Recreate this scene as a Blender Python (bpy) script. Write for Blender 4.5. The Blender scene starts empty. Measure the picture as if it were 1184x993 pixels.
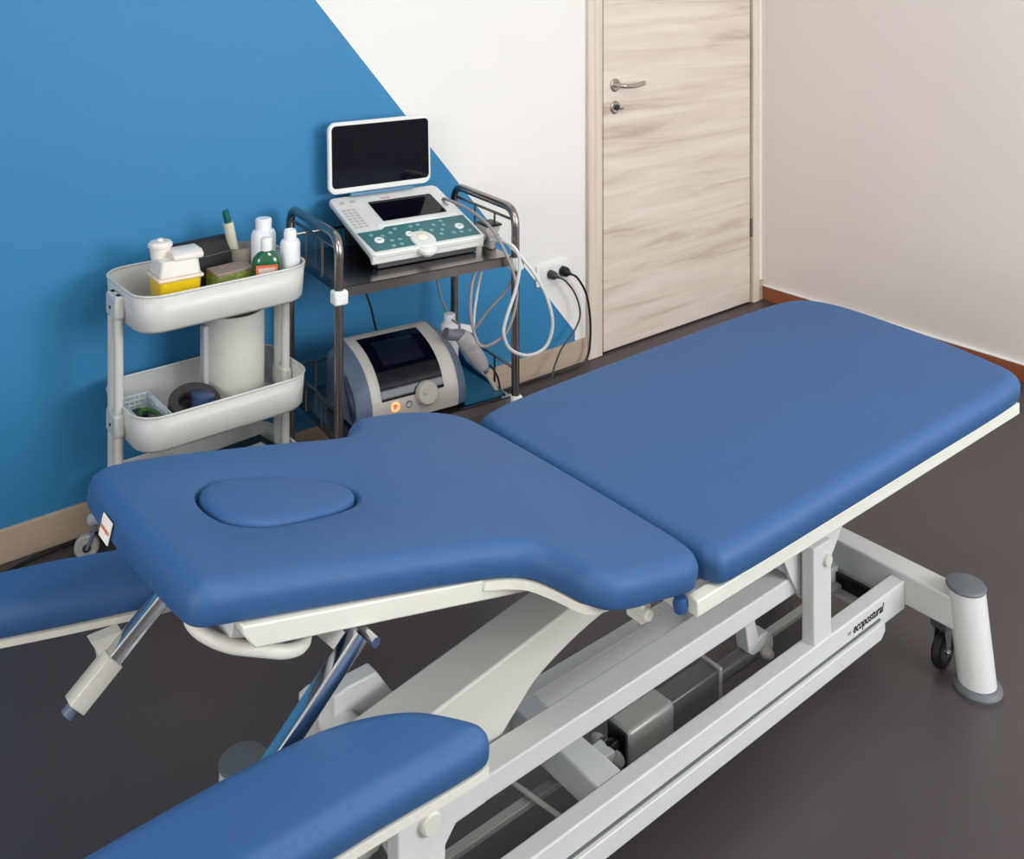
import bpy, bmesh, math, random
from mathutils import Vector, Matrix
random.seed(7)
S = bpy.context.scene
COL = S.collection
R = math.radians

# ------------------------------------------------------------------ camera
cam_d = bpy.data.cameras.new('camera')
cam = bpy.data.objects.new('camera', cam_d)
COL.objects.link(cam)
cam.location = (-3.781, -2.821, 1.549)
cam.rotation_euler = (R(90), 0, -math.atan2(.6333, .7739))
cam_d.sensor_width = 36
cam_d.lens = 1160 / 1184 * 36
cam_d.shift_y = -(496.5 + 48) / 1184
cam_d.clip_start = .02
S.camera = cam

# ------------------------------------------------------------------ light
S.view_settings.view_transform = 'Standard'
S.view_settings.look = 'None'
S.view_settings.exposure = 0.0
S.view_settings.gamma = 1
S.view_settings.use_curve_mapping = False
W = bpy.data.worlds.new('sky')
S.world = W
W.use_nodes = True
bg = W.node_tree.nodes['Background']
bg.inputs[0].default_value = (.75, .87, 1, 1)
bg.inputs[1].default_value = 1.0

def area_light(name, loc, rot, sx, sy, power, col):
    d = bpy.data.lights.new(name, 'AREA')
    d.shape = 'RECTANGLE'; d.size = sx; d.size_y = sy
    d.energy = power; d.color = col
    o = bpy.data.objects.new(name, d)
    o.location = loc; o.rotation_euler = rot
    COL.objects.link(o)
    return o
# daylight through the front window behind the camera; left and ceiling lights are added
area_light('front_window_daylight', (-1.15, -4.66, 1.775), (R(90), 0, 0), 1.9, 1.35, 112, (.93, .97, 1))
area_light('left_fill_light', (-5.76, -2.6, 1.775), (R(90), 0, R(-90)), 1.7, 1.35, 62, (1, .95, .91))  # added warm fill for the left-facing sides, through an unseen window
area_light('ceiling_fill_light', (-2.6, -2.3, 2.74), (0, 0, 0), .58, .58, 18, (1, .97, .93))  # added soft fill from above, with no fixture modelled

# ------------------------------------------------------------------ materials
def s2l(c):
    return tuple((v / 12.92 if v <= .04045 else ((v + .055) / 1.055) ** 2.4) for v in [x / 255 for x in c])
MATS = {}
def mat(name, rgb, rough=.5, metal=0, var=.04, scale=30, bump=0, bscale=400, coat=0, alpha=None, trans=0, emit=None, estr=1, spec=None, stretch=None, var2=None):
    if name in MATS: return MATS[name]
    m = bpy.data.materials.new(name); MATS[name] = m
    m.use_nodes = True
    nt = m.node_tree; N = nt.nodes; L = nt.links
    b = N['Principled BSDF']
    base = s2l(rgb)
    tc = N.new('ShaderNodeTexCoord')
    mp = N.new('ShaderNodeMapping')
    if stretch: mp.inputs['Scale'].default_value = stretch
    L.new(tc.outputs['Object'], mp.inputs[0])
    ns = N.new('ShaderNodeTexNoise'); ns.inputs['Scale'].default_value = scale
    ns.inputs['Detail'].default_value = 3
    L.new(mp.outputs[0], ns.inputs['Vector'])
    mx = N.new('ShaderNodeMix'); mx.data_type = 'RGBA'
    lo = [max(0, v * (1 - var)) for v in base]; hi = [min(1, v * (1 + var)) for v in base]
    if var2: hi = s2l(var2)
    mx.inputs[6].default_value = (*lo, 1); mx.inputs[7].default_value = (*hi, 1)
    L.new(ns.outputs[0], mx.inputs[0])
    L.new(mx.outputs[2], b.inputs['Base Color'])
    b.inputs['Roughness'].default_value = rough
    b.inputs['Metallic'].default_value = metal
    if spec is not None: b.inputs['Specular IOR Level'].default_value = spec
    if coat: b.inputs['Coat Weight'].default_value = coat; b.inputs['Coat Roughness'].default_value = .15
    if trans: b.inputs['Transmission Weight'].default_value = trans
    if alpha is not None: b.inputs['Alpha'].default_value = alpha
    if emit:
        b.inputs['Emission Color'].default_value = (*s2l(emit), 1); b.inputs['Emission Strength'].default_value = estr
    if bump:
        n2 = N.new('ShaderNodeTexNoise'); n2.inputs['Scale'].default_value = bscale
        L.new(tc.outputs['Object'], n2.inputs['Vector'])
        bp = N.new('ShaderNodeBump'); bp.inputs['Strength'].default_value = bump; bp.inputs['Distance'].default_value = .001
        L.new(n2.outputs[0], bp.inputs['Height']); L.new(bp.outputs[0], b.inputs['Normal'])
    return m

def wood(name, light, dark, rot, scl, rough=.45):
    m = bpy.data.materials.new(name); m.use_nodes = True
    nt = m.node_tree; N = nt.nodes; L = nt.links; b = N['Principled BSDF']
    tc = N.new('ShaderNodeTexCoord'); mp = N.new('ShaderNodeMapping')
    mp.inputs['Rotation'].default_value = rot; mp.inputs['Scale'].default_value = scl
    L.new(tc.outputs['Object'], mp.inputs[0])
    n1 = N.new('ShaderNodeTexNoise'); n1.inputs['Scale'].default_value = 1.0; n1.inputs['Detail'].default_value = 6
    n1.inputs['Roughness'].default_value = .62; n1.inputs['Distortion'].default_value = .6
    L.new(mp.outputs[0], n1.inputs['Vector'])
    cr = N.new('ShaderNodeValToRGB')
    e = cr.color_ramp.elements
    mid = [(a + 2 * c) / 3 for a, c in zip(dark, light)]
    e[0].position = .30; e[0].color = (*s2l(dark), 1)
    e[1].position = .62; e[1].color = (*s2l(light), 1)
    k = e.new(.44); k.color = (*s2l(mid), 1)
    L.new(n1.outputs[0], cr.inputs[0]); L.new(cr.outputs[0], b.inputs['Base Color'])
    b.inputs['Roughness'].default_value = rough
    MATS[name] = m
    return m

M_vinyl = mat('blue_upholstery', (48, 88, 136), .52, bump=.25, bscale=900, scale=6, var=.03, spec=.32)
M_white = mat('white_powder_coat', (212, 213, 211), .38, scale=12, var=.02, bump=.05)
M_plate = mat('cream_edge_plate', (216, 215, 204), .45, scale=12, var=.02)
M_grey_cap = mat('grey_plastic', (92, 98, 102), .5)
M_dgrey = mat('dark_grey_plastic', (40, 42, 46), .45)
M_black = mat('black_plastic', (14, 14, 16), .4)
M_rubber = mat('black_rubber', (18, 18, 20), .6)
M_chrome = mat('chrome', (205, 208, 212), .12, 1, scale=20)
M_steel = mat('dark_stainless_steel', (158, 150, 146), .24, 1, scale=20)
M_nickel = mat('satin_nickel', (196, 190, 182), .3, 1, scale=20)
M_alu = mat('aluminium_housing', (158, 158, 152), .35, .15, scale=20)
M_alu_d = mat('dark_anodised_housing', (92, 90, 90), .35, .2, scale=20)
M_wplas = mat('white_plastic', (238, 240, 238), .35)
M_wtray = mat('trolley_white_enamel', (208, 209, 204), .35, scale=10, var=.02)
M_lgrey = mat('light_grey_plastic', (188, 184, 178), .4)
M_bluegrey = mat('blue_grey_plastic', (92, 108, 132), .42)
M_teal = mat('teal_keypad', (52, 112, 116), .45)
M_screen = mat('black_glass', (5, 6, 20), .10, spec=.22)
M_wallw = mat('white_wall_paint', (236, 234, 230), .75, scale=3, var=.015, bump=.12, bscale=160)
M_wallr = mat('warm_white_wall_paint', (232, 222, 216), .75, scale=3, var=.015, bump=.12, bscale=160)
M_wallb = mat('blue_wall_paint', (46, 128, 177), .6, scale=3, var=.02, bump=.1, bscale=160)
M_ceil = mat('ceiling_paint', (240, 238, 234), .8)
M_floor = mat('grey_brown_vinyl_floor', (71, 64, 65), .40, scale=2.5, var=.05, bump=.12, bscale=300, spec=.45)
M_base = wood('beige_baseboard', (190, 172, 152), (168, 148, 128), (0, 0, 0), (2, 8, 30))
M_baseo = wood('brown_baseboard', (158, 92, 58), (128, 70, 42), (0, 0, 0), (8, 2, 30))
M_door = wood('pale_grained_door_laminate', (228, 217, 206), (190, 172, 158), (0, R(3.5), 0), (1.1, 1, 17))
M_case = wood('pale_casing_laminate', (226, 214, 199), (198, 182, 164), (0, 0, 0), (38, 4, .8))

# ------------------------------------------------------------------ object helpers
WM = {}
FR = [Matrix.Identity(4)]          # frame in which shapes are authored (a rotated cart, a tilted section)
def thing(name, label, cat, loc=(0, 0, 0), rotz=0, group=None, kind=None):
    o = bpy.data.objects.new(name, None)
    o.empty_display_size = .05
    COL.objects.link(o)
    o.location = loc; o.rotation_euler = (0, 0, rotz)
    WM[o.name] = Matrix.Translation(Vector(loc)) @ Matrix.Rotation(rotz, 4, 'Z')
    if kind: o['kind'] = kind
    tag(o, label, cat, group)
    return o
def tag(o, label=None, cat=None, group=None):
    if label: o['label'] = label
    if cat: o['category'] = cat
    if group: o['group'] = group
    return o
def obj(name, bm, m, parent=None, bevel=0, sharp=35, solid=0, label=None, frame=True):
    me = bpy.data.meshes.new(name)
    bmesh.ops.remove_doubles(bm, verts=bm.verts, dist=1e-6)
    bmesh.ops.recalc_face_normals(bm, faces=bm.faces)
    bm.to_mesh(me); bm.free()
    if frame: me.transform(FR[-1])
    o = bpy.data.objects.new(name, me); COL.objects.link(o)
    if parent:
        o.parent = parent
        me.transform(WM[parent.name].inverted())
        WM[o.name] = WM[parent.name]
    else:
        xs = [v.co for v in me.vertices]
        c = Vector(((min(v.x for v in xs) + max(v.x for v in xs)) / 2, (min(v.y for v in xs) + max(v.y for v in xs)) / 2, min(v.z for v in xs)))
        me.transform(Matrix.Translation(-c)); o.location = c
        WM[o.name] = Matrix.Translation(c)
    for x in (m if isinstance(m, (list, tuple)) else [m]): me.materials.append(x)
    for p in me.polygons: p.use_smooth = True
    me.set_sharp_from_angle(angle=R(sharp))
    if solid:
        md = o.modifiers.new('solid', 'SOLIDIFY'); md.thickness = solid; md.offset = 0
    if bevel:
        md = o.modifiers.new('bevel', 'BEVEL'); md.width = bevel; md.segments = 2
        md.limit_method = 'ANGLE'; md.angle_limit = R(40); md.harden_normals = False
    if label: o['label'] = label
    return o
def NB(): return bmesh.new()
def box(bm, a, b, M=None):
    x0, y0, z0 = [min(p, q) for p, q in zip(a, b)]; x1, y1, z1 = [max(p, q) for p, q in zip(a, b)]
    vs = [bm.verts.new(v) for v in [(x0, y0, z0), (x1, y0, z0), (x1, y1, z0), (x0, y1, z0), (x0, y0, z1), (x1, y0, z1), (x1, y1, z1), (x0, y1, z1)]]
    for f in [(0, 3, 2, 1), (4, 5, 6, 7), (0, 1, 5, 4), (1, 2, 6, 5), (2, 3, 7, 6), (3, 0, 4, 7)]:
        bm.faces.new([vs[i] for i in f])
    if M is not None:
        for v in vs: v.co = M @ v.co
    return vs
def smooth(pts, n=6, closed=False):
    P = [Vector(p) for p in pts]; out = []; k = len(P)
    rng = range(k) if closed else range(k - 1)
    for i in rng:
        if closed: a, b, c, d = P[i - 1], P[i], P[(i + 1) % k], P[(i + 2) % k]
        else: a, b, c, d = P[max(i - 1, 0)], P[i], P[i + 1], P[min(i + 2, k - 1)]
        for j in range(n):
            t = j / n
            out.append(.5 * ((2 * b) + (c - a) * t + (2 * a - 5 * b + 4 * c - d) * t * t + (3 * b - a - 3 * c + d) * t ** 3))
    if not closed: out.append(P[-1])
    return out
def tube(bm, pts, r, seg=10, cap=True, closed=False):
    P = [Vector(p) for p in pts]
    rr = r if isinstance(r, (list, tuple)) else [r] * len(P)
    rings = []; up = None
    for i, p in enumerate(P):
        if closed: t = P[(i + 1) % len(P)] - P[i - 1]
        elif i == 0: t = P[1] - P[0]
        elif i == len(P) - 1: t = P[-1] - P[-2]
        else: t = (P[i + 1] - P[i]).normalized() + (P[i] - P[i - 1]).normalized()
        t.normalize()
        if up is None:
            up = Vector((0, 0, 1)) if abs(t.z) < .9 else Vector((1, 0, 0))
        s = t.cross(up).normalized(); up = s.cross(t).normalized()
        rings.append([bm.verts.new(p + rr[i] * (math.cos(a) * s + math.sin(a) * up)) for a in [2 * math.pi * k / seg for k in range(seg)]])
    n = len(rings)
    for i in range(n if closed else n - 1):
        a, b = rings[i], rings[(i + 1) % n]
        for k in range(seg): bm.faces.new([a[k], a[(k + 1) % seg], b[(k + 1) % seg], b[k]])
    if cap and not closed:
        bm.faces.new(rings[0][::-1]); bm.faces.new(rings[-1])
def fillet(pts, r, n=5):
    P = [Vector(p) for p in pts]; out = [P[0]]
    for i in range(1, len(P) - 1):
        a = (P[i - 1] - P[i]); b = (P[i + 1] - P[i])
        d = min(r, a.length * .49, b.length * .49)
        p0 = P[i] + a.normalized() * d; p1 = P[i] + b.normalized() * d
        for k in range(n + 1):
            t = k / n
            out.append((1 - t) ** 2 * p0 + 2 * t * (1 - t) * P[i] + t * t * p1)
    out.append(P[-1]); return out
def lathe(bm, prof, seg=28, M=None):
    """prof: (radius, height) from bottom to top, axis Z; M places it"""
    M = M or Matrix.Identity(4); rings = []
    for r, z in prof:
        if r < 1e-6: rings.append([bm.verts.new(M @ Vector((0, 0, z)))])
        else: rings.append([bm.verts.new(M @ Vector((r * math.cos(2 * math.pi * k / seg), r * math.sin(2 * math.pi * k / seg), z))) for k in range(seg)])
    for a, b in zip(rings, rings[1:]):
        if len(a) == 1 and len(b) == 1: continue
        for k in range(seg):
            k2 = (k + 1) % seg
            if len(a) == 1: bm.faces.new([a[0], b[k2], b[k]])
            elif len(b) == 1: bm.faces.new([a[k], a[k2], b[0]])
            else: bm.faces.new([a[k], a[k2], b[k2], b[k]])
    if len(rings[0]) > 1: bm.faces.new(rings[0][::-1])
    if len(rings[-1]) > 1: bm.faces.new(rings[-1])
def T(x, y, z): return Matrix.Translation((x, y, z))
def axis_to(p, d):
    d = Vector(d).normalized()
    return T(*p) @ d.to_track_quat('Z', 'Y').to_matrix().to_4x4()
def cyl(bm, p0, p1, r, seg=24, r2=None):
    p0 = Vector(p0); p1 = Vector(p1)
    lathe(bm, [(r, 0), (r if r2 is None else r2, (p1 - p0).length)], seg, axis_to(p0, p1 - p0))
def prism(bm, poly, axis, lo, hi, M=None):
    """extrude a 2-D polygon along an axis. axis 'y': poly=(x,z); 'z': (x,y); 'x': (y,z)"""
    def mk(p, h):
        v = {'y': (p[0], h, p[1]), 'z': (p[0], p[1], h), 'x': (h, p[0], p[1])}[axis]
        v = Vector(v); return M @ v if M is not None else v
    a = [bm.verts.new(mk(p, lo)) for p in poly]; b = [bm.verts.new(mk(p, hi)) for p in poly]
    bm.faces.new(a[::-1]); bm.faces.new(b)
    n = len(a)
    for i in range(n): bm.faces.new([a[i], a[(i + 1) % n], b[(i + 1) % n], b[i]])
def rrect(x0, y0, x1, y1, r, n=6):
    o = []
    for cx, cy, a0 in ((x1 - r, y1 - r, 0), (x0 + r, y1 - r, 90), (x0 + r, y0 + r, 180), (x1 - r, y0 + r, 270)):
        for k in range(n + 1):
            a = R(a0 + 90 * k / n); o.append((cx + r * math.cos(a), cy + r * math.sin(a)))
    return o
def ccw(poly):
    s = sum(a[0] * b[1] - b[0] * a[1] for a, b in zip(poly, poly[1:] + poly[:1]))
    return poly if s > 0 else poly[::-1]
def inset(poly, d):
    """move every corner of a CCW polygon inwards by d"""
    n = len(poly); out = []
    for i in range(n):
        a = Vector(poly[i - 1][:2]); b = Vector(poly[i][:2]); c = Vector(poly[(i + 1) % n][:2])
        e1 = (b - a).normalized(); e2 = (c - b).normalized()
        n1 = Vector((-e1.y, e1.x)); n2 = Vector((-e2.y, e2.x))
        m = (n1 + n2)
        if m.length < 1e-6: m = n1
        m.normalize(); k = max(.5, m.dot(n1))
        out.append((b.x + m.x * d / k, b.y + m.y * d / k))
    return out
def untangle(p, q):
    """relax stretches of an inset outline whose edges have turned over in a tight corner"""
    q = [Vector(v) for v in q]; n = len(p)
    for it in range(60):
        bad = set()
        for i in range(n):
            e = Vector(p[(i + 1) % n]) - Vector(p[i]); g = q[(i + 1) % n] - q[i]
            if e.dot(g) < .04 * e.length_squared: bad |= {i - 1, i, (i + 1) % n, (i + 2) % n}
        if not bad: break
        for i in bad: i %= n; q[i] = (q[i - 1] + q[(i + 1) % n]) / 2
    return [(v.x, v.y) for v in q]
def resample(poly, step):
    n = len(poly); L = [math.dist(poly[i], poly[(i + 1) % n]) for i in range(n)]
    tot = sum(L); k = max(8, int(tot / step)); out = []; i = 0; acc = 0
    for j in range(k):
        s = tot * j / k
        while acc + L[i] < s: acc += L[i]; i += 1
        t = (s - acc) / L[i]; a = poly[i]; b = poly[(i + 1) % n]
        out.append((a[0] + (b[0] - a[0]) * t, a[1] + (b[1] - a[1]) * t))
    return out
def cushion(bm, outline, z0, t, r, M=None, crown=.004, hole=None, step=.012, rt=None):
    """padded slab with rounded rim; hole = outline of an opening in its top"""
    M = M or Matrix.Identity(4)
    o = ccw(resample([(p[0], p[1]) for p in smooth([(p[0], p[1], 0) for p in outline], 5, True)], step))
    prof = []
    for k in range(4): a = R(90 * k / 4); prof.append((r * .5 * (1 - math.sin(a)), r * .5 * (1 - math.cos(a))))
    rt = rt or r
    for k in range(9):
        a = R(90 * k / 8); prof.append((rt * (1 - math.cos(a)), t - crown - rt * .95 + (crown * .9 + rt * .95) * math.sin(a)))
    prof += [(rt + .003, t)]
    rings = []
    for d, h in prof: rings.append([bm.verts.new(M @ Vector((x, y, z0 + h))) for x, y in untangle(o, inset(o, d))])
    for a, b in zip(rings, rings[1:]):
        n = len(a)
        for i in range(n): bm.faces.new([a[i], a[(i + 1) % n], b[(i + 1) % n], b[i]])
    bm.faces.new(rings[0][::-1])
    last = rings[-1]
    if not hole:
        bmesh.ops.triangle_fill(bm, use_beauty=True, use_dissolve=False, edges=[bm.edges.get((last[i], last[(i + 1) % len(last)])) for i in range(len(last))])
    else:
        h = ccw(resample(hole, step)); rr = []
        for d, hh in ((-.008, t - crown * .2), (-.003, t - .002 - crown * .2), (0, t - .007), (.001, t - .03)):
            rr.append([bm.verts.new(M @ Vector((x, y, z0 + hh))) for x, y in inset(h, d)])
        for a, b in zip(rr, rr[1:]):
            n = len(a)
            for i in range(n): bm.faces.new([a[i], a[(i + 1) % n], b[(i + 1) % n], b[i]])
        bm.faces.new(rr[-1])
        es = [bm.edges.get((l[i], l[(i + 1) % len(l)])) for l in (last, rr[0]) for i in range(len(l))]
        bmesh.ops.triangle_fill(bm, use_beauty=True, use_dissolve=False, edges=es)
def struct(name, bm, m, **k):
    o = obj(name, bm, m, **k); o['kind'] = 'structure'; return o
def text_part(name, txt, size, M, m, parent, shear=0, ext=.0003, width=None):
    cu = bpy.data.curves.new(name, 'FONT'); cu.body = txt; cu.size = size; cu.shear = shear; cu.extrude = ext
    cu.align_x = 'CENTER'; cu.align_y = 'CENTER'; cu.offset = size * .012
    tmp = bpy.data.objects.new(name, cu); COL.objects.link(tmp)
    dg = bpy.context.evaluated_depsgraph_get(); dg.update()
    me = bpy.data.meshes.new_from_object(tmp.evaluated_get(dg))
    bpy.data.objects.remove(tmp)
    if width:
        w = max(v.co.x for v in me.vertices) - min(v.co.x for v in me.vertices)
        me.transform(Matrix.Diagonal((width / w, 1, 1, 1)))
    me.transform(WM[parent.name].inverted() @ FR[-1] @ M)
    o = bpy.data.objects.new(name, me); COL.objects.link(o); o.parent = parent
    me.materials.clear(); me.materials.append(m)
    return o

# ------------------------------------------------------------------ room shell
X0, Y0, ZC = -5.6, -4.5, 2.75
bm = NB(); box(bm, (X0, Y0, -.1), (0, .12, 0)); struct('floor', bm, M_floor)
bm = NB(); box(bm, (X0, Y0, ZC), (0, 0, ZC + .1)); struct('ceiling', bm, M_ceil)
# back wall: the blue field ends in a straight slanted edge; right of it the wall is white
def dx(z): return -2.268 + (1.419 - z) * (1.137 / 1.334)
dl, dr, dt = -1.055, -.055, 2.13
bm = NB()
def quad(pts, mi, y=0):
    f = bm.faces.new([bm.verts.new((p[0], y, p[1])) for p in pts]); f.material_index = mi
xt, xb = dx(ZC), dx(0.0)
quad([(X0, 0), (dx(.12), 0), (dx(.12), .12), (xt, ZC), (X0, ZC)], 1)
quad([(dx(.12), 0), (dl, 0), (dl, ZC), (xt, ZC), (dx(.12), .12)], 0)
quad([(dl, dt), (dr, dt), (dr, ZC), (dl, ZC)], 0)
quad([(dr, 0), (0, 0), (0, ZC), (dr, ZC)], 0)
quad([(X0, 0), (0, 0), (0, ZC), (X0, ZC)], 0, .12)
o = struct('wall_back', bm, [M_wallw, M_wallb])
bm = NB(); box(bm, (0, Y0, 0), (.12, .12, ZC)); struct('wall_right', bm, M_wallr)
def wall_hole(name, axis, c0, c1, a0, a1, h0, h1, w0, w1, m):
    bm = NB()
    for (p, q, z0, z1) in ((a0, h0, 0, ZC), (h1, a1, 0, ZC), (h0, h1, 0, w0), (h0, h1, w1, ZC)):
        if axis == 'y': box(bm, (p, c0, z0), (q, c1, z1))
        else: box(bm, (c0, p, z0), (c1, q, z1))
    struct(name, bm, m)
wall_hole('wall_front', 'y', Y0 - .12, Y0, X0, 0, -2.1, -.2, 1.1, 2.45, M_wallw)
wall_hole('wall_left', 'x', X0 - .12, X0, Y0, 0, -3.45, -1.75, 1.1, 2.45, M_wallw)
# window frames with glass (behind the camera)
glass = mat('window_glass', (245, 250, 250), .02, trans=1, var=0)
def window(n, axis, c, a0, a1, z0, z1):
    def B(bm, p, q, zz0, zz1, d0=-.03, d1=.03):
        if axis == 'y': box(bm, (p, c + d0, zz0), (q, c + d1, zz1))
        else: box(bm, (c + d0, p, zz0), (c + d1, q, zz1))
    bm = NB(); f = .05; mid = (a0 + a1) / 2
    B(bm, a0, a0 + f, z0, z1); B(bm, a1 - f, a1, z0, z1); B(bm, mid - f / 2, mid + f / 2, z0 + f, z1 - f)
    B(bm, a0 + f, a1 - f, z0, z0 + f); B(bm, a0 + f, a1 - f, z1 - f, z1)
    struct('window_%d' % n, bm, M_wplas)
window(1, 'y', Y0 - .06, -2.1, -.2, 1.1, 2.45)
window(2, 'x', X0 - .06, -3.45, -1.75, 1.1, 2.45)  # unseen window, added as the opening for the left fill light
bm = NB(); box(bm, (X0, -.012, 0), (-1.106, 0, .087)); struct('baseboard_back', bm, M_base, bevel=.002)
bm = NB(); box(bm, (-.038, -.012, 0), (-.0, 0, .087)); struct('baseboard_corner', bm, M_base, bevel=.002)
bm = NB(); box(bm, (-.012, Y0, 0), (0, -.012, .062)); struct('baseboard_right', bm, M_baseo, bevel=.002)
bm = NB(); box(bm, (-.014, Y0, .062), (0, -.012, .066)); struct('trim_1', bm, M_wplas)
# door: casing, dark reveal, slab, lever handle, key escutcheon, hinge
D = thing('door_1', 'pale grained laminate door with steel lever handle in the back wall', 'door', (-.55, 0, 0), kind='structure')
bm = NB(); box(bm, (-1.106, -.018, 0), (-1.03, .1, dt)); obj('casing', bm, M_case, D, bevel=.003)
bm = NB(); box(bm, (-.085, -.018, 0), (-.040, .1, dt)); obj('casing', bm, M_case, D, bevel=.003)
bm = NB(); box(bm, (-1.03, -.018, 2.06), (-.085, .1, dt)); obj('casing', bm, M_case, D, bevel=.003)
bm = NB(); box(bm, (-1.03, .03, 0), (-1.012, .1, 2.06)); obj('dark_reveal', bm, M_rubber, D)
bm = NB(); box(bm, (-1.016, -.008, .007), (-.097, .035, 2.055)); obj('door_slab', bm, M_door, D, bevel=.002)
bm = NB(); box(bm, (-.097, .0, .0), (-.085, .04, 2.06)); obj('reveal_strip', bm, mat('brown_reveal', (120, 95, 78), .6), D)
bm = NB(); box(bm, (-1.03, .06, 0), (-.085, .1, .012)); obj('threshold', bm, M_rubber, D)
hx, hz = -1.000, 1.049
bm = NB(); lathe(bm, [(.026, 0), (.026, .006), (.022, .009), (0, .009)], 28, axis_to((hx + .045, -.008, hz), (0, -1, 0)))
h = obj('handle_rosette', bm, M_nickel, D)
bm = NB(); tube(bm, fillet([(hx + .045, -.015, hz), (hx + .045, -.055, hz), (hx + .11, -.055, hz - .006), (hx + .165, -.056, hz + .004)], .018), .0095, 12); obj('lever', bm, M_nickel, h)
bm = NB(); lathe(bm, [(.026, 0), (.026, .006), (.022, .009), (0, .009)], 28, axis_to((hx + .045, -.008, hz - .088), (0, -1, 0)))
k = obj('key_escutcheon', bm, M_nickel, D)
bm = NB(); cyl(bm, (hx + .047, -.016, hz - .088), (hx + .047, -.024, hz - .088), .011); obj('key_cylinder', bm, M_dgrey, k)
bm = NB(); box(bm, (hx + .044, -.042, hz - .094), (hx + .062, -.022, hz - .088)); obj('key', bm, M_steel, k, bevel=.001)
bm = NB(); cyl(bm, (-.091, -.012, .30), (-.091, -.012, .38), .006); obj('hinge', bm, M_steel, D)

# ------------------------------------------------------------------ treatment table
TB = thing('treatment_table', 'blue upholstered treatment couch with raised head section and white steel base', 'treatment table', (-2.4, -1.49, 0))
# --- leg section
leg_out = [(-2.54, -1.80), (-2.50, -1.818), (-2.2, -1.82), (-1.9, -1.82), (-1.62, -1.82), (-1.50, -1.812), (-1.462, -1.785), (-1.445, -1.74), (-1.425, -1.66), (-1.405, -1.56),
           (-1.392, -1.45), (-1.382, -1.33), (-1.392, -1.25), (-1.425, -1.195), (-1.49, -1.168), (-1.62, -1.16), (-1.9, -1.16), (-2.2, -1.165), (-2.42, -1.172), (-2.51, -1.185), (-2.545, -1.215), (-2.555, -1.35), (-2.555, -1.6), (-2.552, -1.76)]
bm = NB(); cushion(bm, leg_out, .565, .055, .024, crown=.002, rt=.027, step=.009)
leg_c = obj('leg_cushion', bm, M_vinyl, TB, sharp=60)
bm = NB(); prism(bm, inset(ccw(leg_out), .03), 'z', .553, .566); obj('leg_base_board', bm, M_dgrey, TB)
def rail(bm, a, b, s=None): box(bm, a, b)
for yy in ((-1.812, -1.790), (-1.192, -1.17)):
    bm = NB(); box(bm, (-2.588, yy[0], .539), (-1.50, yy[1], .564)); obj('leg_frame_rail', bm, M_plate, TB, bevel=.002)
for xx in (-2.585, -2.12, -1.84, -1.56):
    bm = NB(); box(bm, (xx, -1.782, .528), (xx + .035, -1.2, .552)); obj('frame_crossbar', bm, M_white, TB, bevel=.002)
# --- head section: tilted frame, local coordinates (u towards the head, y, h above the frame plane)
TH = R(13.5)
MH = Matrix(((-math.cos(TH), 0, math.sin(TH), -2.55), (0, 1, 0, 0), (math.sin(TH), 0, math.cos(TH), .565), (0, 0, 0, 1)))
head_out = [(.032, -1.800), (.060, -1.816), (.14, -1.82), (.20, -1.822), (.24, -1.812), (.262, -1.785), (.272, -1.745), (.288, -1.708), (.322, -1.69), (.40, -1.682), (.52, -1.678), (.64, -1.675), (.75, -1.674),
            (.783, -1.673), (.800, -1.664), (.807, -1.645), (.812, -1.60), (.819, -1.50), (.821, -1.40), (.818, -1.325), (.808, -1.298), (.77, -1.280), (.70, -1.266), (.60, -1.257), (.47, -1.249), (.375, -1.246), (.330, -1.228),
            (.305, -1.19), (.275, -1.162), (.22, -1.150), (.15, -1.144), (.09, -1.152), (.045, -1.178), (.024, -1.22), (.016, -1.32), (.012, -1.45), (.012, -1.6), (.014, -1.73), (.020, -1.775)]
plug = [(.702, -1.428), (.676, -1.400), (.64, -1.387), (.588, -1.392), (.538, -1.407), (.491, -1.434), (.47, -1.465), (.478, -1.495), (.508, -1.516), (.56, -1.530), (.621, -1.539), (.665, -1.536), (.698, -1.514), (.710, -1.473)]
plug = [(p.x, p.y) for p in smooth([(a, b, 0) for a, b in plug], 5, True)]
FR.append(MH)
bm = NB(); cushion(bm, head_out, .006, .050, .020, crown=.002, hole=inset(ccw(plug), -.003), rt=.025, step=.009)
head_c = obj('head_cushion', bm, M_vinyl, TB, sharp=60)
bm = NB()
pl = ccw(plug); rg = []
for d, h in ((.001, .030), (.001, .051), (.002, .055), (.005, .0585), (.010, .0605), (.02, .0615)):
    rg.append([bm.verts.new((x, y, h)) for x, y in inset(resample(pl, .009), d)])
for a, b in zip(rg, rg[1:]):
    for i in range(len(a)): bm.faces.new([a[i], a[(i + 1) % len(a)], b[(i + 1) % len(a)], b[i]])
bm.faces.new(rg[-1]); bm.faces.new(rg[0][::-1])
obj('face_hole_plug', bm, M_vinyl, TB, sharp=60)
wn = [(.30, -1.700), (.288, -1.712), (.272, -1.745), (.262, -1.775), (.245, -1.79), (.21, -1.79)]
wf = [(.21, -1.180), (.245, -1.178), (.265, -1.18), (.285, -1.20), (.31, -1.232), (.34, -1.26)]
bm = NB(); prism(bm, [(.36, -1.684), (.325, -1.690)] + [(p.x, p.y) for p in smooth([(a, b, 0) for a, b in wn], 4)] + [(p.x, p.y) for p in smooth([(a, b, 0) for a, b in wf], 4)] + [(.36, -1.27)], 'z', -.006, .006)
obj('head_edge_plate', bm, M_plate, TB)
def head_rail(y0, y1):
    bm = NB(); prism(bm, [(.738, .006), (.735, -.004), (.715, -.022), (.27, -.022), (.27, .006)], 'y', y0, y1)
    return obj('head_frame_rail', bm, M_plate, TB, bevel=.002)
head_rail(-1.680, -1.650); head_rail(-1.28, -1.25)
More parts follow.
